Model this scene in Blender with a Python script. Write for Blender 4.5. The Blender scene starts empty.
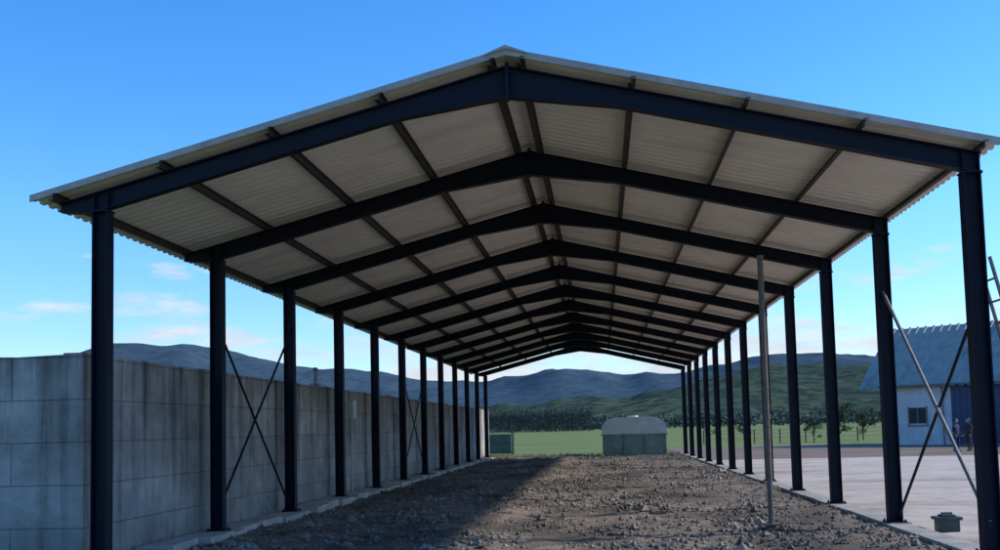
import bpy, bmesh, math, random
import numpy as np
from mathutils import Vector, Matrix, noise
random.seed(4); rng=np.random.default_rng(4)
scene=bpy.context.scene
# camera and shed dimensions (metres)
FOC=1059.8; YAW=.093689; PIT=.07797; ROL=-.024278; H=1.8467; SHY=(345.69-275)/1000
xc,w,Y1,he,hr,xa=-1.0148,5.9092,14.195,5.0446,6.5985,-1.1447
BAY=4.5
# ---------------- materials ----------------
def mat(name,base,rough=.7,metal=0,scale=3,col2=None,bump=0,bscale=30,stretch=(1,1,1),detail=6,spec=.5):
    m=bpy.data.materials.new(name); m.use_nodes=True; nt=m.node_tree; b=nt.nodes['Principled BSDF']
    b.inputs['Roughness'].default_value=rough; b.inputs['Metallic'].default_value=metal; b.inputs['Specular IOR Level'].default_value=spec
    tc=nt.nodes.new('ShaderNodeTexCoord'); mp=nt.nodes.new('ShaderNodeMapping'); mp.inputs['Scale'].default_value=stretch
    nt.links.new(tc.outputs['Object'],mp.inputs[0])
    n=nt.nodes.new('ShaderNodeTexNoise'); n.inputs['Scale'].default_value=scale; n.inputs['Detail'].default_value=detail; n.inputs['Roughness'].default_value=.65
    nt.links.new(mp.outputs[0],n.inputs['Vector'])
    r=nt.nodes.new('ShaderNodeValToRGB'); r.color_ramp.elements[0].position=.35; r.color_ramp.elements[1].position=.68
    c2=col2 or tuple(c*.6 for c in base)
    r.color_ramp.elements[0].color=(*c2,1); r.color_ramp.elements[1].color=(*base,1)
    nt.links.new(n.outputs[0],r.inputs[0]); nt.links.new(r.outputs[0],b.inputs['Base Color'])
    if bump:
        n2=nt.nodes.new('ShaderNodeTexNoise'); n2.inputs['Scale'].default_value=bscale; n2.inputs['Detail'].default_value=8
        nt.links.new(mp.outputs[0],n2.inputs['Vector'])
        bp=nt.nodes.new('ShaderNodeBump'); bp.inputs['Strength'].default_value=bump; bp.inputs['Distance'].default_value=.05
        nt.links.new(n2.outputs[0],bp.inputs['Height']); nt.links.new(bp.outputs[0],b.inputs['Normal'])
    return m
def overlay(m,scale,col,lo,hi,stretch=(1,1,1),amt=1.0):
    nt=m.node_tree; b=nt.nodes['Principled BSDF']; src=b.inputs['Base Color'].links[0].from_socket
    tc=nt.nodes.new('ShaderNodeTexCoord'); mp=nt.nodes.new('ShaderNodeMapping'); mp.inputs['Scale'].default_value=stretch
    nt.links.new(tc.outputs['Object'],mp.inputs[0])
    n=nt.nodes.new('ShaderNodeTexNoise'); n.inputs['Scale'].default_value=scale; n.inputs['Detail'].default_value=6
    nt.links.new(mp.outputs[0],n.inputs['Vector'])
    mr=nt.nodes.new('ShaderNodeMapRange'); mr.inputs[1].default_value=lo; mr.inputs[2].default_value=hi; mr.inputs[4].default_value=amt
    nt.links.new(n.outputs[0],mr.inputs[0])
    mx=nt.nodes.new('ShaderNodeMix'); mx.data_type='RGBA'
    nt.links.new(mr.outputs[0],mx.inputs[0]); nt.links.new(src,mx.inputs[6]); mx.inputs[7].default_value=(*col,1)
    nt.links.new(mx.outputs[2],b.inputs['Base Color'])
    return m
M_steel=mat('navy_steel',(.006,.009,.022),.55,0,scale=6,col2=(.004,.006,.014),spec=.2)
M_purlin=mat('purlin_steel',(.06,.05,.045),.7,0,scale=6,spec=.25)
M_galv=mat('galvanised',(.24,.23,.22),.6,.2,scale=9)
M_pole=mat('weathered_pole',(.17,.14,.12),.8,.0,scale=9,spec=.3)
M_sheet=overlay(mat('roof_sheet',(.87,.78,.68),.5,0,scale=1.1,col2=(.77,.69,.60)),.8,(.52,.455,.39),.52,.8,(.4,3,1),.6)
M_sheettop=mat('flashing',(.42,.385,.34),.5,0,scale=5,col2=(.29,.265,.235))
M_conc=mat('concrete',(.40,.37,.33),.9,scale=2,col2=(.24,.225,.20),bump=.5)
M_slab=mat('footing_concrete',(.52,.48,.43),.9,scale=2.5,col2=(.34,.315,.28),bump=.5)
M_yard=overlay(overlay(mat('yard_concrete',(.52,.44,.36),.9,scale=.25,col2=(.40,.34,.28),bump=.3,bscale=12),1.5,(.24,.20,.17),.5,.75,amt=.7),.22,(.20,.15,.115),.52,.66,(.5,1.6,1),.75)
M_dirt=mat('dirt',(.27,.215,.165),.95,scale=3.2,col2=(.10,.078,.058),bump=1,bscale=22)
overlay(M_dirt,.45,(.055,.043,.032),.46,.60,(1,.45,1),.85)
M_rock=mat('rubble',(.37,.31,.25),.95,scale=1.3,col2=(.075,.06,.048))
overlay(M_rock,.45,(.06,.048,.036),.46,.60,(1,.45,1),.65)
M_grass=mat('field_grass',(.16,.22,.06),.95,scale=.05,col2=(.12,.165,.05),stretch=(1,3,1),spec=.1)
overlay(M_grass,.9,(.07,.10,.03),.5,.8,amt=.6)
overlay(M_grass,.012,(.19,.17,.08),.50,.58,(1,4,1),.6)
M_farm=overlay(mat('farm_dirt',(.21,.125,.085),.95,scale=.3,col2=(.12,.085,.06)),.12,(.09,.11,.04),.5,.6)
M_hfar=overlay(mat('far_hill_hazed',(.065,.105,.135),1,scale=.006,col2=(.045,.08,.11),spec=0),.03,(.035,.065,.09),.48,.6,amt=.7)  # distance haze is painted in as the bluish base colour
M_hnear=overlay(mat('near_hill',(.085,.115,.07),1,scale=.012,col2=(.045,.07,.052),spec=0),.05,(.025,.045,.038),.46,.56,amt=.85)
M_leafhaze=mat('plantation_leaf_hazed',(.095,.12,.09),.9,scale=.15,col2=(.06,.085,.075),spec=.1)  # leaf green muted toward the hill colour, so haze is part of the paint
M_leaf=mat('leaf',(.06,.08,.03),.8,scale=1,col2=(.03,.045,.02),spec=.2)
M_weed=mat('weed',(.12,.15,.04),.8,scale=1,col2=(.07,.08,.03))
M_bark=mat('bark',(.10,.075,.055),.9,scale=5)
M_tankt=mat('tank_top',(.66,.70,.64),.6,scale=2,col2=(.50,.55,.49))
M_tankb=mat('tank_green',(.25,.33,.26),.6,scale=2,col2=(.16,.22,.17))
M_crate=mat('crate_green',(.08,.13,.10),.6,scale=2)
M_white=mat('render_white',(.60,.61,.62),.8,scale=1,col2=(.48,.49,.50))
overlay(M_white,.8,(.33,.33,.32),.5,.75,(3,3,.4),.5)
M_blue=mat('blue_door',(.02,.055,.14),.5,scale=2)
M_broof=overlay(mat('barn_roof',(.36,.37,.33),.7,scale=1.5,col2=(.27,.28,.25)),.6,(.18,.18,.16),.5,.7,amt=.6)
M_dark=mat('dark',(.015,.015,.018),.6,scale=3)
M_green=mat('grey_green_plastic',(.035,.06,.05),.5,scale=4)
M_skin=mat('skin',(.45,.27,.19),.6,scale=5)
M_cloth=mat('work_clothes',(.03,.05,.12),.9,scale=8)
M_cloth2=mat('dark_jacket',(.05,.045,.045),.9,scale=8)
def wallmat():
    m=bpy.data.materials.new('block_wall'); m.use_nodes=True; nt=m.node_tree; b=nt.nodes['Principled BSDF']; b.inputs['Roughness'].default_value=.95; b.inputs['Specular IOR Level'].default_value=.2
    N=nt.nodes.new; L=nt.links.new
    tc=N('ShaderNodeTexCoord'); sp=N('ShaderNodeSeparateXYZ'); L(tc.outputs['Object'],sp.inputs[0])
    ad=N('ShaderNodeMath'); ad.operation='ADD'; L(sp.outputs[0],ad.inputs[0]); L(sp.outputs[1],ad.inputs[1])
    cb=N('ShaderNodeCombineXYZ'); L(ad.outputs[0],cb.inputs[0]); L(sp.outputs[2],cb.inputs[1])
    br=N('ShaderNodeTexBrick'); br.inputs['Scale'].default_value=1; br.inputs['Brick Width'].default_value=2.4; br.inputs['Row Height'].default_value=.6
    br.inputs['Mortar Size'].default_value=.009; br.inputs['Mortar Smooth'].default_value=.5
    br.inputs['Color1'].default_value=(.33,.32,.295,1); br.inputs['Color2'].default_value=(.39,.375,.345,1); br.inputs['Mortar'].default_value=(.20,.195,.18,1)
    L(cb.outputs[0],br.inputs['Vector'])
    n=N('ShaderNodeTexNoise'); n.inputs['Scale'].default_value=.7; n.inputs['Detail'].default_value=10; n.inputs['Roughness'].default_value=.72; L(cb.outputs[0],n.inputs['Vector'])
    mr=N('ShaderNodeMapRange'); mr.inputs[1].default_value=.3; mr.inputs[2].default_value=.7; mr.inputs[3].default_value=.5; mr.inputs[4].default_value=1.4; L(n.outputs[0],mr.inputs[0])
    mp=N('ShaderNodeMapping'); mp.inputs['Scale'].default_value=(3.5,.2,1); L(cb.outputs[0],mp.inputs[0])
    n2=N('ShaderNodeTexNoise'); n2.inputs['Scale'].default_value=1; n2.inputs['Detail'].default_value=7; n2.inputs['Roughness'].default_value=.65; L(mp.outputs[0],n2.inputs['Vector'])
    topf=N('ShaderNodeMapRange'); topf.inputs[1].default_value=.8; topf.inputs[2].default_value=3.0; topf.inputs[3].default_value=-.06; topf.inputs[4].default_value=.07; L(sp.outputs[2],topf.inputs[0])
    a0=N('ShaderNodeMath'); L(n2.outputs[0],a0.inputs[0]); L(topf.outputs[0],a0.inputs[1])
    mr2=N('ShaderNodeMapRange'); mr2.inputs[1].default_value=.46; mr2.inputs[2].default_value=.72; mr2.inputs[3].default_value=1; mr2.inputs[4].default_value=.3; L(a0.outputs[0],mr2.inputs[0])
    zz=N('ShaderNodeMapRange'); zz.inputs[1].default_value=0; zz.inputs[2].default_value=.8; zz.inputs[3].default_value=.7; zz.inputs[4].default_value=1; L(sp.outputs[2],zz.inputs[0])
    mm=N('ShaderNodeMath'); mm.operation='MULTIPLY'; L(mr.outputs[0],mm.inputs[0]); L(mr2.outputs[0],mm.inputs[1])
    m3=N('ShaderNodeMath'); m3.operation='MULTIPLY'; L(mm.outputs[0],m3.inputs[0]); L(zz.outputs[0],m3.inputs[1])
    vm=N('ShaderNodeVectorMath'); vm.operation='SCALE'; L(br.outputs[0],vm.inputs[0]); L(m3.outputs[0],vm.inputs['Scale'])
    n4=N('ShaderNodeTexNoise'); n4.inputs['Scale'].default_value=.45; n4.inputs['Detail'].default_value=8; L(cb.outputs[0],n4.inputs['Vector'])
    r4=N('ShaderNodeMapRange'); r4.inputs[1].default_value=.48; r4.inputs[2].default_value=.7; r4.inputs[4].default_value=.5; L(n4.outputs[0],r4.inputs[0])
    mx=N('ShaderNodeMix'); mx.data_type='RGBA'; L(r4.outputs[0],mx.inputs[0]); L(vm.outputs[0],mx.inputs[6]); mx.inputs[7].default_value=(.16,.16,.115,1)
    L(mx.outputs[2],b.inputs['Base Color'])
    bp=N('ShaderNodeBump'); bp.inputs['Strength'].default_value=.6; bp.inputs['Distance'].default_value=.03
    iv=N('ShaderNodeMath'); iv.operation='SUBTRACT'; iv.inputs[0].default_value=1; L(br.outputs['Fac'],iv.inputs[1])
    n3=N('ShaderNodeTexNoise'); n3.inputs['Scale'].default_value=14; n3.inputs['Detail'].default_value=6; L(cb.outputs[0],n3.inputs['Vector'])
    a2=N('ShaderNodeMath'); a2.operation='MULTIPLY_ADD'; a2.inputs[1].default_value=.6; L(n3.outputs[0],a2.inputs[0]); L(iv.outputs[0],a2.inputs[2])
    L(a2.outputs[0],bp.inputs['Height']); L(bp.outputs[0],b.inputs['Normal'])
    return m
M_wall=wallmat()
# ---------------- mesh builder ----------------
class MB:
    def __init__(s): s.v=[]; s.f=[]
    def add(s,vs,fs):
        o=len(s.v); s.v+= [tuple(v) for v in vs]; s.f+= [tuple(i+o for i in f) for f in fs]; return s
    def box(s,c,d,R=None):
        vs=[]
        for x in(-.5,.5):
            for y in(-.5,.5):
                for z in(-.5,.5):
                    p=Vector((x*d[0],y*d[1],z*d[2])); p=R@p if R else p; vs.append(tuple(p+Vector(c)))
        return s.add(vs,[(0,1,3,2),(4,6,7,5),(0,4,5,1),(2,3,7,6),(0,2,6,4),(1,5,7,3)])
    def prism(s,poly,axis,a,b):
        n=len(poly)
        def P(p,t): return (p[0],t,p[1]) if axis=='y' else (t,p[0],p[1])
        vs=[P(p,a) for p in poly]+[P(p,b) for p in poly]
        fs=[tuple(range(n)),tuple(range(2*n-1,n-1,-1))]+[(i,n+i,n+(i+1)%n,(i+1)%n) for i in range(n)]
        return s.add(vs,fs)
    def cyl(s,p0,p1,r0,r1=None,n=8):
        r1=r0 if r1 is None else r1
        p0=Vector(p0);p1=Vector(p1); z=(p1-p0).normalized(); x=z.orthogonal().normalized(); y=z.cross(x)
        vs=[]
        for p,r in((p0,r0),(p1,r1)):
            for i in range(n):
                a=2*math.pi*i/n; vs.append(tuple(p+x*math.cos(a)*r+y*math.sin(a)*r))
        return s.add(vs,[(i,(i+1)%n,n+(i+1)%n,n+i) for i in range(n)]+[tuple(range(n-1,-1,-1)),tuple(range(n,2*n))])
    def obj(s,name,m,parent=None,smooth=False,fixn=True):
        me=bpy.data.meshes.new(name); me.from_pydata(s.v,[],s.f)
        if fixn:
            bm=bmesh.new(); bm.from_mesh(me); bmesh.ops.recalc_face_normals(bm,faces=bm.faces); bm.to_mesh(me); bm.free()
        me.materials.append(m); me.update()
        o=bpy.data.objects.new(name,me); scene.collection.objects.link(o)
        if parent: o.parent=parent
        if smooth:
            for p in me.polygons: p.use_smooth=True
        return o
def empty(name):
    e=bpy.data.objects.new(name,None); scene.collection.objects.link(e); return e
# ---------------- shed ----------------
NF=12; xl=xc-w; xr=xc+w; TA=hr+.2; RD=.28
sL=(TA-he-RD)/(xa-xl); sR=(TA-he-RD)/(xr-xa)
def zt(x): return TA-(sL*(xa-x) if x<xa else sR*(x-xa))
shed=empty('open_steel_shed')
cols=MB(); raf=MB()
for k in range(NF):
    y=Y1+BAY*k
    for X in(xl,xr):
        zb=.13 if X<0 else .10
        cols.box((X-.105,y,(zb+he)/2),(.018,.20,he-zb)); cols.box((X+.105,y,(zb+he)/2),(.018,.20,he-zb)); cols.box((X,y,(zb+he)/2),(.194,.012,he-zb-.004))
        cols.box((X,y,zb+.012),(.34,.34,.024)); cols.box((X,y,he-.012),(.26,.22,.02))
        for dx in(-.14,.14):
            for dy in(-.13,.13): cols.cyl((X+dx,y+dy,zb+.02),(X+dx,y+dy,zb+.06),.018,n=6)
    for sg in(-1,1):
        xe = xl-.62 if sg<0 else xr+.14
        col_x= xl if sg<0 else xr
        xh=xa+sg*1.5
        T=.018
        if sg<0: web=[(xe,zt(xe)),(xe,zt(xe)-.12),(xl-.14,zt(xl-.14)-RD),(xh,zt(xh)-RD),(xa,TA-RD-.16),(xa,TA)]
        else: web=[(xe,zt(xe)),(xe,zt(xe)-RD),(xh,zt(xh)-RD),(xa,TA-RD-.16),(xa,TA)]
        raf.prism(web,'y',y-.006,y+.006)
        def flange(pts,off,w2=.085):
            for (x0,z0),(x1,z1) in zip(pts[:-1],pts[1:]):
                raf.prism([(x0,z0),(x1,z1),(x1,z1+off),(x0,z0+off)],'y',y-w2,y+w2)
        flange([(xe,zt(xe)),(xa,TA)],-T)
        flange(web[1:-1],T)
        for dx in(-.1,.1):
            X=col_x+dx; raf.box((X,y,zt(X)-RD/2),(.012,.15,RD-.05))
    raf.box((xa,y,TA-.21),(.05,.19,.50))
    for dz in(-.38,-.28,-.18,-.08):
        for dy in(-.06,.06): raf.cyl((xa-.05,y+dy,TA+dz),(xa+.05,y+dy,TA+dz),.016,n=6)
cols.obj('columns',M_steel,shed); raf.obj('rafters',M_steel,shed)
Yf=Y1-.22; Yb=Y1+BAY*(NF-1)+.42
xeL=xl-.95; xeR=xr+.34
pur=MB(); PH=.10
def purlin(x):
    z=zt(x)
    pur.box((x,(Yf-.1+Yb)/2,z+PH/2),(.012,Yb-Yf,PH)); pur.box((x+.031,(Yf-.1+Yb)/2,z+PH-.005),(.05,Yb-Yf,.008)); pur.box((x-.031,(Yf-.1+Yb)/2,z+.006),(.05,Yb-Yf,.008))
nL=[xa-.2+ (xl-.6-(xa-.2))*i/4 for i in range(5)]; nR=[xa+.2+(xr+.12-(xa+.2))*i/4 for i in range(5)]
for x in nL+nR: purlin(x)
pur.obj('purlins',M_purlin,shed)
def sheet(xe,name):
    v=[];fc=[]; P=.25; prof=[(0,0),(.11,0),(.14,.035),(.22,.035)]
    ys=[]; y=Yf
    while y<Yb:
        for a,b in prof: ys.append((y+a,b))
        y+=P
    zo=PH+.012
    for yy,hh in ys:
        v.append((xa,yy,TA+zo+hh)); v.append((xe,yy,zt(xe)+zo+hh))
    for i in range(len(ys)-1): fc.append((2*i,2*i+1,2*i+3,2*i+2))
    mb=MB(); mb.add(v,fc); return mb.obj(name,M_sheet,shed,fixn=False)
sheet(xeL,'roof_sheets_west'); sheet(xeR,'roof_sheets_east')
fl=MB()
for yy in(Yf-.02,Yb+.02):
    for xe in(xeL,xeR):
        fl.prism([(xe,zt(xe)+.085),(xa,TA+.085),(xa,TA+.18),(xe,zt(xe)+.18)],'y',yy-.012,yy+.012)
fl.prism([(xa-.3,zt(xa-.3)+.155),(xa,TA+.165),(xa+.3,zt(xa+.3)+.155),(xa+.3,zt(xa+.3)+.17),(xa,TA+.215),(xa-.3,zt(xa-.3)+.17)],'y',Yf-.06,Yb+.06)
fl.obj('verge_flashing',M_sheettop,shed)
br=MB(); br2=MB()
yL2=Y1+BAY; yL3=Y1+2*BAY
br.cyl((xl,yL2,.76*he),(xl,yL3,.03*he),.024); br.cyl((xl+.05,yL3,.83*he),(xl+.05,yL2,.12*he),.024)
y5=Y1+5*BAY; y6=Y1+6*BAY
br.cyl((xl,y5,.76*he),(xl,y6,.05*he),.022); br.cyl((xl+.05,y6,.8*he),(xl+.05,y5,.12*he),.022)
br.cyl((xr+.05,Y1,.68*he),(xr+.05,yL2,.03*he),.024)
br2.cyl((xr,yL2,.80*he),(xr,Y1,.10*he),.03)
br.obj('cross_bracing',M_steel,shed); br2.obj('bracing_tube',M_galv,shed)
# ---------------- kerb / footings ----------------
kb=MB(); y=8
while y<Yb+2:
    l=1.48; kb.box((xr+.02+random.uniform(-.012,.012),y+l/2,.03+random.uniform(-.008,.008)),(.44,l,.14)); y+=1.5
o=kb.obj('concrete_kerb',M_conc); bv=o.modifiers.new('b','BEVEL'); bv.width=.012
pp=MB()
for k in range(NF): pp.box((xl+random.uniform(-.03,.03),Y1+BAY*k,.055),(.76,.74,.15))
for k in range(-1,NF-1):
    ya=Y1+BAY*k+.42; yb_=Y1+BAY*(k+1)-.42; nb=3; l=(yb_-ya)/nb
    for i in range(nb):
        if random.random()<.07: continue
        pp.box((xl+.06+random.uniform(-.06,.08),ya+l*(i+.5),.07+random.uniform(-.03,.04)),(.66+random.uniform(-.08,.08),l-.07,.20),Matrix.Rotation(random.uniform(-.05,.05),3,'Z')@Matrix.Rotation(random.uniform(-.04,.04),3,'Y'))
o=pp.obj('concrete_footing_slabs',M_slab); bv=o.modifiers.new('b','BEVEL'); bv.width=.02
# ---------------- wall ----------------
Hw=3.05; wallx=xl-.32; Yw0=Y1+.1
wl=MB()
def wtop(t): return Hw+.035*noise.noise(Vector((t*.6,0,0)))+.015*noise.noise(Vector((t*4,3,0)))
seg=[Yw0+i*(Yb+4-Yw0)/200 for i in range(201)]
wl.prism([(Yw0,0)]+[(t,wtop(t)) for t in seg]+[(Yb+4,0)],'x',wallx-.3,wallx)
wl.prism([(wallx-.305,0)]+[(wallx-.305-i*.7,wtop(i+50)-.01) for i in range(43)]+[(wallx-.305-29.4,0)],'y',Yw0+.02,Yw0+.3)
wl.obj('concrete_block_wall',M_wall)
eb=MB(); Y3=Y1+3.55*BAY
eb.box((wallx+.07,Y3,Hw-.55),(.14,.4,.5)); eb.box((wallx+.145,Y3,Hw-.55),(.012,.34,.44)); eb.cyl((wallx+.05,Y3,Hw-.8),(wallx+.05,Y3,.1),.02)
o=eb.obj('electrical_box',M_white)
vp=MB(); Y4=Y1+2.85*BAY; vp.cyl((wallx-.15,Y4,Hw-.3),(wallx-.15,Y4,Hw+.42),.05,n=12); vp.cyl((wallx-.15,Y4,Hw+.42),(wallx-.15,Y4,Hw+.5),.09,.05,n=12)
vp.box((wallx-.15,Y4,Hw+.06),(.22,.22,.03)); vp.obj('vent_pipe',M_galv)
# ---------------- ground ----------------
g=MB(); g.add([(-4000,-200,-.02),(4000,-200,-.02),(4000,7000,-.02),(-4000,7000,-.02)],[(0,1,2,3)]); g.obj('grass_field',M_grass,fixn=False)
ys_=MB(); ys_.add([(xr+.2,-10,.02),(60,-10,.02),(60,51,.02),(xr+.2,54,.02)],[(0,1,2,3)]); ys_.obj('yard_pavement',M_yard,fixn=False)
fm=MB()
E=[(xr-.4,54.02,-.004),(90,51.02,-.004)]+[(90-i*(90-xr)/40,87+2.5*noise.noise(Vector((i*.7,0,0))),-.004) for i in range(41)]
fm.add(E,[tuple(range(len(E)))]); fm.obj('farmyard_dirt',M_farm,fixn=False)
x0=wallx; x1=xr-.15; y0=4; y1=Yb+3
def gz(x,y):
    z=.03+.05*noise.fractal(Vector((x*1.6,y*1.3,0)),1,2,5)+.03*noise.noise(Vector((x*.3,y*.2,3)))+.05*abs(noise.noise(Vector((x*3.1,y*3.1,9))))
    z+=.15*math.exp(-((x+1.9+.5*noise.noise(Vector((0,y*.3,1))))/.6)**2)*max(0,.5+noise.noise(Vector((x*.5,y*.35,20))))
    return max(z,-.01)
nx=100; ny=460
v=[];fc=[]
for j in range(ny+1):
    t=(j/ny)**1.4; y=y0+(y1-y0)*t
    for i in range(nx+1):
        x=x0+(x1-x0)*i/nx; yy=y+(.5*noise.noise(Vector((x*.8,0,2)))+.5 if j==ny else 0)
        v.append((x,yy,gz(x,y)))
for j in range(ny):
    for i in range(nx):
        a=j*(nx+1)+i; fc.append((a,a+1,a+nx+2,a+nx+1))
dm=MB(); dm.add(v,fc); dm.obj('dirt_ground',M_dirt,smooth=True,fixn=False)
octv=np.array([(1,0,0),(-1,0,0),(0,1,0),(0,-1,0),(0,0,1),(0,0,-1)],float)
octf=[(0,2,4),(2,1,4),(1,3,4),(3,0,4),(2,0,5),(1,2,5),(3,1,5),(0,3,5)]
rb=MB()
for i in range(38000):
    y=11+(y1-11)*random.random()**1.5; x=random.uniform(x0+.1,x1)
    dn=noise.noise(Vector((x*.6,y*.35,7)))
    if dn+random.uniform(-.5,.5)<-.08: continue
    s=random.choice([.012,.018,.022,.028,.034,.045])*random.uniform(.7,1.3)*(1.0 if random.random()<.97 else 2.0)
    if dn>.25: s*=1.35
    vs=octv*s*rng.uniform(.6,1.3,(6,3))*np.array([1.2,1.2,.9]); a=random.random()*6.28
    c,sn=math.cos(a),math.sin(a); vs=vs@np.array([[c,sn,0],[-sn,c,0],[0,0,1]])
    rb.add(vs+np.array([x,y,gz(x,y)+s*.3]),octf)
rb.obj('gravel_rubble',M_rock,fixn=False)
gt=MB()
def tuft(x,y,h):
    for b in range(8):
        a=random.random()*6.28; d=Vector((math.cos(a),math.sin(a),0)); o_=Vector((x,y,0))+d*random.uniform(0,.06); p=Vector((-d.y,d.x,0))*.008
        t=o_+d*h*random.uniform(.2,.7)+Vector((0,0,h*random.uniform(.6,1)))
        gt.add([o_-p,o_+p,t],[(0,1,2)])
for i in range(1300):
    r=random.random()
    if r<.25: tuft(wallx+random.uniform(.02,.1),random.uniform(14,68),random.uniform(.2,.35))
    elif r<.4: tuft(xr-.22+random.uniform(-.15,.03),random.uniform(14,66),random.uniform(.05,.16))
    else: tuft(random.uniform(x0,x1),Yb+random.uniform(-5,6),random.uniform(.1,.3))
gt.obj('grass_tufts',M_weed,fixn=False)
# ---------------- props ----------------
px_,py_=2.81,18.5
po=MB(); po.cyl((px_,py_,0),(px_,py_,4.66),.05,n=12); po.cyl((px_,py_,4.66),(px_,py_,4.72),.062,n=12); po.box((px_,py_,.12),(.26,.26,.03)); po.cyl((px_,py_,1.9),(px_,py_,1.98),.06,n=12)
po.obj('metal_pole',M_pole)
ty=64.6; tcx=1.93; tw=3.9; th=2.35
tank=empty('storage_tank')
def rprof(w_,z0,z1,r,n=8):
    p=[(tcx-w_/2,z0),(tcx+w_/2,z0)]
    for i in range(n+1):
        a=math.pi/2*i/n; p.append((tcx+w_/2-r+r*math.cos(a),z1-r*.7+r*.7*math.sin(a)))
    for i in range(n+1):
        a=math.pi/2+math.pi/2*i/n; p.append((tcx-w_/2+r+r*math.cos(a),z1-r*.7+r*.7*math.sin(a)))
    return p
a=MB(); a.prism(rprof(tw,th*.55,th,tw*.25),'y',ty,ty+5); a.obj('upper_shell',M_tankt,tank)
a=MB(); a.prism([(tcx-tw*.49,.12),(tcx+tw*.49,.12),(tcx+tw*.49,th*.55),(tcx-tw*.49,th*.55)],'y',ty+.03,ty+4.97); a.obj('lower_body',M_tankb,tank)
a=MB(); a.box((tcx,ty-.02,th*.55),(tw*1.03,.08,.08))
for dx in(-.47,-.16,.16,.47): a.box((tcx+dx*tw,ty+.0,th*.30),(.06,.06,th*.46))
a.box((tcx,ty+2.5,.06),(tw*.9,5,.12)); a.obj('frame_bars',M_tankb,tank)
a=MB(); a.cyl((tcx,ty+2.5,th-.02),(tcx,ty+2.5,th+.1),.35,n=16); a.cyl((tcx-tw*.25,ty-.02,th*.78),(tcx-tw*.25,ty-.1,th*.78),.1,n=10); a.obj('hatch',M_tankt,tank)
cx,cyy,cw,ch=-7.25,74.2,1.9,1.7
cr=MB(); cr.box((cx,cyy+.6,ch*.45),(cw*.92,1.1,ch*.8))
for sx in(-.5,.5):
    for sy in(0,1.2): cr.box((cx+sx*cw,cyy+sy,ch/2),(.08,.08,ch))
for zz in(.1,.5,.97): cr.box((cx,cyy,ch*zz),(cw,.05,.07)); cr.box((cx,cyy+1.2,ch*zz),(cw,.05,.07))
cr.obj('metal_feed_crate',M_crate)
bw=.40; b0=(5.5,17.9)
gx=MB(); gx.box((b0[0],b0[1],.02+bw*.25),(bw*.8,bw*.7,bw*.5)); gx.box((b0[0],b0[1],.02+bw*.53),(bw,bw*.85,.05)); gx.box((b0[0],b0[1],.02+bw*.6),(bw*.55,bw*.5,.06))
for s in(-1,1): gx.cyl((b0[0]+s*bw*.2,b0[1],bw*.64),(b0[0]+s*bw*.2,b0[1],bw*.78),.012)
gx.cyl((b0[0]-bw*.22,b0[1],bw*.78),(b0[0]+bw*.22,b0[1],bw*.78),.015)
o=gx.obj('utility_box',M_green); bv=o.modifiers.new('b','BEVEL'); bv.width=.01
ld=MB(); A0=Vector((5.03,14.25,3.9)); B0=Vector((5.9,14.25,.02))
for dy in(-.2,.2): ld.box((A0+B0)/2+Vector((0,dy,0)),(.03,.05,(A0-B0).length),Matrix.Rotation(-math.atan2(B0.x-A0.x,A0.z),3,'Y'))
n=int((A0-B0).length/.28)
for i in range(1,n):
    p=A0.lerp(B0,i/n); ld.cyl(p+Vector((0,-.2,0)),p+Vector((0,.2,0)),.014,n=6)
ld.obj('leaning_ladder',M_galv)
# barn
bo=(20.8,77.8,0)
phi=math.radians(40); U=Vector((math.cos(phi),-math.sin(phi),0)); V=Vector((math.sin(phi),math.cos(phi),0))
ze,zr=4.5,8.5
barn=empty('farm_barn')
def BP(u,v_,z): p=Vector(bo)+U*u+V*v_; return (p.x,p.y,z)
def bbox(mb,u0,u1,v0,v1,z0,z1):
    vs=[BP(u,v_,z) for u in(u0,u1) for v_ in(v0,v1) for z in(z0,z1)]
    mb.add(vs,[(0,1,3,2),(4,6,7,5),(0,4,5,1),(2,3,7,6),(0,2,6,4),(1,5,7,3)])
DV=9.4
wb=MB(); bbox(wb,0,22,0,.25,0,ze-.05); bbox(wb,0,.25,.26,DV,0,ze-.05); bbox(wb,21.75,22,.26,DV,0,ze-.05); bbox(wb,.26,21.7,DV-.2,DV,0,ze-.05)
for u in(.0,21.75):
    wb.add([BP(u,0,ze-.04),BP(u,DV,ze-.04),BP(u,DV/2,zr-.2),BP(u+.25,0,ze-.04),BP(u+.25,DV,ze-.04),BP(u+.25,DV/2,zr-.2)],[(0,1,2),(3,5,4),(0,3,4,1),(1,4,5,2),(2,5,3,0)])
wb.obj('walls',M_white,barn)
rf=MB()
for sgn in(0,1):
    nn=int(25.5/.6)*4; vs=[]; prof=[0,0,.09,.09]
    for i in range(nn+1):
        u=-2.4+(i//4)*.6+[0,.38,.42,.56][i%4]; hh=prof[i%4]
        ve=-.7 if sgn==0 else DV+.7
        ze2=ze-.7*(zr-ze)/(DV/2)
        vs+= [BP(u,ve,ze2+hh+.1),BP(u,DV/2,zr+hh+.1)]
    rf.add(vs,[(2*i,2*i+1,2*i+3,2*i+2) for i in range(nn)])
rf.obj('roof',M_broof,barn,fixn=False)
dr=MB()
for i in range(3): bbox(dr,4.0+i*2.6,6.5+i*2.6,-.07,-.01,.05,ze-.55)
for i in range(3):
    for j in range(6): bbox(dr,4.0+i*2.6+.2+j*.4,4.0+i*2.6+.24+j*.4,-.09,-.07,.1,ze-.6)
bbox(dr,3.8,12.0,-.12,-.06,ze-.55,ze-.42); dr.obj('blue_doors',M_blue,barn)
wn=MB(); bbox(wn,1.0,2.2,-.03,-.004,1.5,2.6); wn.obj('window',M_dark,barn)
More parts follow.
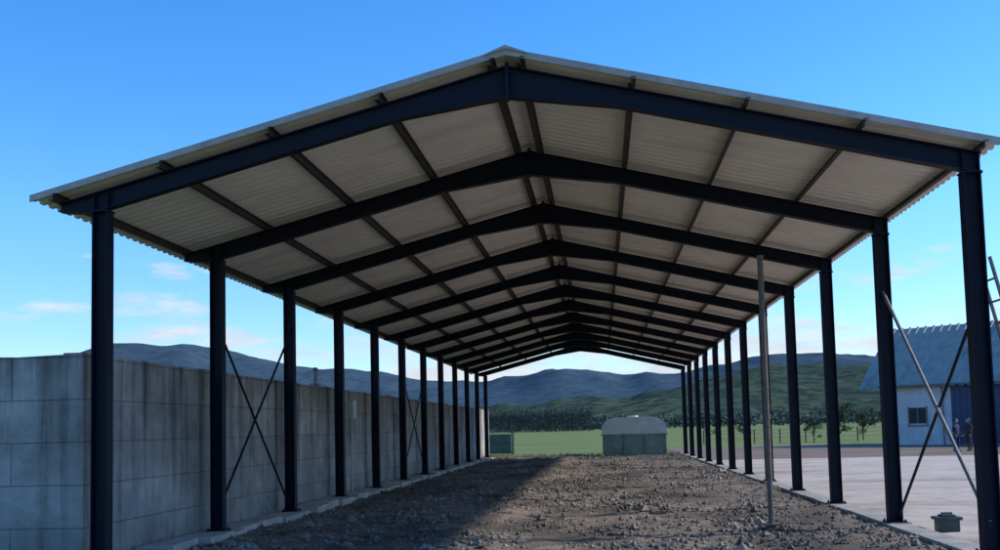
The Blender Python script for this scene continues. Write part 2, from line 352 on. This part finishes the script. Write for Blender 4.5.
wf=MB(); bbox(wf,.9,1.0,-.05,-.004,1.4,2.7); bbox(wf,2.2,2.3,-.05,-.004,1.4,2.7); bbox(wf,1.57,1.63,-.05,-.032,1.5,2.6); bbox(wf,.85,2.35,-.08,-.004,1.3,1.4); wf.obj('window_frame',M_galv,barn)
gp_=MB()
gp_.cyl(BP(-.9,-.66,ze-.35),BP(22,-.66,ze-.35),.08,n=8); gp_.cyl(BP(3.4,-.08,ze-.2),BP(3.4,-.08,0),.05,n=8); gp_.obj('gutter_downpipe',M_galv,barn)
# farm workers
def person(base,rz,cl):
    e=empty('farm_worker'); me=bpy.data.meshes.new('body')
    J=[(0,0,.95),(0,0,1.2),(0,0,1.42),(0,0,1.52),(0,0,1.68),
       (.19,0,1.40),(.25,.03,1.13),(.22,-.12,.92),(-.19,0,1.40),(-.25,.03,1.13),(-.22,-.1,.92),
       (.1,0,.9),(.11,-.03,.5),(.12,.02,.08),(.12,-.14,.04),(-.1,0,.9),(-.12,.04,.5),(-.13,.1,.08),(-.13,-.06,.04)]
    E=[(0,1),(1,2),(2,3),(3,4),(2,5),(5,6),(6,7),(2,8),(8,9),(9,10),(0,11),(11,12),(12,13),(13,14),(0,15),(15,16),(16,17),(17,18)]
    R=[.15,.14,.15,.06,.1,.07,.05,.04,.07,.05,.04,.1,.075,.05,.04,.1,.075,.05,.04]
    me.from_pydata([Vector(j) for j in J],E,[]); o=bpy.data.objects.new('body',me); scene.collection.objects.link(o); o.parent=e
    sk=o.modifiers.new('s','SKIN')
    for i,r_ in enumerate(R): me.skin_vertices[0].data[i].radius=(r_,r_*.8)
    me.skin_vertices[0].data[0].use_root=True
    ss=o.modifiers.new('ss','SUBSURF'); ss.levels=1; ss.render_levels=2; me.materials.append(cl)
    for nm,loc,r_,sc,mt in(('head',(0,-.02,1.66),.11,(.8,.95,1.15),M_skin),('hair',(0,.015,1.69),.115,(.85,.95,1.05),M_dark),('hand_l',(.22,-.15,.87),.045,(.7,.8,1.3),M_skin),('hand_r',(-.22,-.13,.87),.045,(.7,.8,1.3),M_skin)):
        bpy.ops.mesh.primitive_uv_sphere_add(segments=16,ring_count=12,radius=r_,location=loc); h=bpy.context.object; h.name=nm; h.scale=sc; h.data.materials.append(mt); h.parent=e
    e.location=(base[0],base[1],-.004); e.rotation_euler=(0,0,rz)
person((18.9,59.1),.6,M_cloth); person((19.9,60.2),-1.1,M_cloth2)
# ---------------- trees ----------------
def leafcloud(mb,c,r,n,s):
    for i in range(n):
        d=rng.normal(size=3); d/=np.linalg.norm(d); rr=rng.uniform(.1,1)**.6
        p=np.array(c)+d*rr*np.array(r)
        a=rng.normal(size=3); a/=np.linalg.norm(a); b=np.cross(a,rng.normal(size=3)); b/=np.linalg.norm(b); ss=s*rng.uniform(.6,1.4)
        mb.add([p-a*ss-b*ss*.5,p+a*ss-b*ss*.5,p+a*ss*.7+b*ss*.6,p-a*ss*.7+b*ss*.6],[(0,1,2,3)])
def tree(x,y,h,wd_):
    e=empty('broadleaf_tree'); t=MB(); t.cyl((x,y,-.02),(x,y,h*.55),h*.025,h*.012)
    lf=MB()
    for i in range(14):
        a=random.random()*6.28; z=random.uniform(.25,.9); rr=wd_*random.uniform(.08,.5)*(1.1-.6*z); c=(x+rr*math.cos(a),y+rr*math.sin(a),h*z)
        t.cyl((x,y,h*z*.45),c,h*.01,h*.003,n=5); leafcloud(lf,c,(wd_*random.uniform(.1,.2),)*2+(h*random.uniform(.07,.14),),80,h*.02)
    t.obj('trunk',M_bark,e,fixn=False); lf.obj('crown',M_leaf,e,fixn=False)
for x,y,h in((18,93,2.0),(21.6,100,3.2),(24,101,2.6),(12.5,127,2.6),(15.5,118,2.0)): tree(x,y,h*1.1,h*1.2)
fe=MB()
for i in range(26):
    x=9+i*2.2; y=96-.1*i; fe.cyl((x,y,-.02),(x,y,1.25),.06,n=6)
    for z in(.5,.85,1.15): fe.cyl((x,y,z),(x+2.2,y-.1,z),.015,n=4)
fe.obj('field_fence',M_bark)
pl=MB(); yp=430; xa0,xa1,hp=-47.5,-4,10.6
for j in range(4):
    for i in range(48):
        x=xa0+(xa1-xa0)*(i+random.uniform(-.35,.35))/47; y=yp+j*9; h=hp*random.uniform(.86,1.04)
        pl.cyl((x,y,0),(x,y,h*.9),.12,.04,n=4); leafcloud(pl,(x,y,h*.54),(.65,.65,h*.46),60,.26)
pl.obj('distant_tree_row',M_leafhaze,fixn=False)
hd=MB()
for i in range(420):
    x=random.uniform(-220,330); y=560+random.uniform(-30,60); h=random.uniform(4,10)
    leafcloud(hd,(x,y,h*.45),(h*.9,h*.5,h*.5),40,.8)
hd.obj('distant_hedgerow',M_leafhaze,fixn=False)
# ---------------- hills ----------------
def hill(name,P,Y,dep,m,rough,k=1):
    xs=[p[0] for p in P]; zs=[p[1]*k for p in P]
    Xa=xs[0]-Y*.6; Xb=xs[-1]+Y*.6; nx=340; ny=50; v=[];fc=[]
    for j in range(ny+1):
        t=j/ny; y=Y-dep+2*dep*t; e_=max(0,1-abs(2*t-1)**1.6)
        for i in range(nx+1):
            x=Xa+(Xb-Xa)*i/nx; z=float(np.interp(x,xs,zs))*e_
            z+= rough*noise.fractal(Vector((x/Y*9,y/Y*9,1)),1,2,6)*e_ + rough*.9*(.5-abs(noise.noise(Vector((x/Y*22,y/Y*12,5)))))*e_
            v.append((x,y,z-1))
    for j in range(ny):
        for i in range(nx):
            a=j*(nx+1)+i; fc.append((a,a+1,a+nx+2,a+nx+1))
    mb=MB(); mb.add(v,fc); mb.obj(name,m,smooth=True,fixn=False)
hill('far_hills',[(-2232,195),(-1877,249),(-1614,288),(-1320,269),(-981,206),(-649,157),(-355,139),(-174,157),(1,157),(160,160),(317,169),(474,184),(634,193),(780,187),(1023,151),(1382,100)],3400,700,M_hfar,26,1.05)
hill('near_hills',[(-1116,30),(-660,48),(-325,32),(-63,30),(64,52),(142,68),(220,79),(317,84),(406,80),(497,62),(691,36)],1700,500,M_hnear,15)
# ---------------- world / sun ----------------
el=math.radians(34); rot=math.radians(75)
wd=bpy.data.worlds.new('World'); scene.world=wd; wd.use_nodes=True; nt=wd.node_tree; N=nt.nodes.new; L=nt.links.new
bg=nt.nodes['Background']; bg.inputs[1].default_value=.15
sky=N('ShaderNodeTexSky'); sky.sky_type='NISHITA'; sky.sun_disc=False; sky.sun_elevation=el; sky.sun_rotation=rot; sky.ozone_density=4; sky.dust_density=.1; sky.air_density=.85
hs=N('ShaderNodeHueSaturation'); hs.inputs['Hue'].default_value=.504; hs.inputs['Saturation'].default_value=1.27; hs.inputs['Value'].default_value=1.8; L(sky.outputs[0],hs.inputs['Color'])
tc=N('ShaderNodeTexCoord'); sp=N('ShaderNodeSeparateXYZ'); L(tc.outputs['Generated'],sp.inputs[0])
mp=N('ShaderNodeMapping'); mp.inputs['Scale'].default_value=(3.6,3.6,15); L(tc.outputs['Generated'],mp.inputs[0])
n=N('ShaderNodeTexNoise'); n.inputs['Scale'].default_value=2.4; n.inputs['Detail'].default_value=10; n.inputs['Roughness'].default_value=.6; L(mp.outputs[0],n.inputs['Vector'])
lowz=N('ShaderNodeMapRange'); lowz.inputs[1].default_value=.05; lowz.inputs[2].default_value=.15; lowz.inputs[3].default_value=.14; lowz.inputs[4].default_value=-.09; L(sp.outputs[2],lowz.inputs[0])
ad=N('ShaderNodeMath'); L(n.outputs[0],ad.inputs[0]); L(lowz.outputs[0],ad.inputs[1])
hi_=N('ShaderNodeMapRange'); hi_.inputs[1].default_value=.15; hi_.inputs[2].default_value=.19; hi_.inputs[3].default_value=0; hi_.inputs[4].default_value=-.2; L(sp.outputs[2],hi_.inputs[0])
ad2=N('ShaderNodeMath'); L(ad.outputs[0],ad2.inputs[0]); L(hi_.outputs[0],ad2.inputs[1])
mr=N('ShaderNodeMapRange'); mr.inputs[1].default_value=.50; mr.inputs[2].default_value=.66; mr.inputs[4].default_value=.92; L(ad2.outputs[0],mr.inputs[0])
gr=N('ShaderNodeMapRange'); gr.inputs[1].default_value=0; gr.inputs[2].default_value=.2; gr.inputs[3].default_value=.62; gr.inputs[4].default_value=1.0; L(sp.outputs[2],gr.inputs[0])
sc_=N('ShaderNodeVectorMath'); sc_.operation='SCALE'; L(hs.outputs[0],sc_.inputs[0]); L(gr.outputs[0],sc_.inputs['Scale'])
# cloud shading
n5=N('ShaderNodeTexNoise'); n5.inputs['Scale'].default_value=6; n5.inputs['Detail'].default_value=6; L(mp.outputs[0],n5.inputs['Vector'])
cc=N('ShaderNodeMix'); cc.data_type='RGBA'; L(n5.outputs[0],cc.inputs[0]); cc.inputs[6].default_value=(3.4,4.0,4.9,1); cc.inputs[7].default_value=(6.6,6.7,6.8,1)
mx=N('ShaderNodeMix'); mx.data_type='RGBA'; L(mr.outputs[0],mx.inputs[0]); L(sc_.outputs[0],mx.inputs[6]); L(cc.outputs[2],mx.inputs[7])
L(mx.outputs[2],bg.inputs[0])
sd=bpy.data.lights.new('sun','SUN'); sd.energy=4.7; sd.angle=math.radians(2.2); sd.color=(1,.94,.85)
so=bpy.data.objects.new('sun',sd); scene.collection.objects.link(so)
S=Vector((math.sin(rot)*math.cos(el),math.cos(rot)*math.cos(el),math.sin(el))); so.rotation_euler=S.to_track_quat('Z','Y').to_euler()
# ---------------- camera ----------------
cam=bpy.data.cameras.new('camera'); co=bpy.data.objects.new('camera',cam); scene.collection.objects.link(co)
co.matrix_world=Matrix.Translation((0,0,H))@(Matrix.Rotation(YAW,4,'Z')@Matrix.Rotation(math.pi/2+PIT,4,'X')@Matrix.Rotation(ROL,4,'Z'))
cam.sensor_width=36; cam.lens=FOC/1000*36; cam.clip_end=12000; cam.shift_y=SHY
scene.camera=co
scene.view_settings.view_transform='Standard'; scene.view_settings.look='None'; scene.view_settings.exposure=0
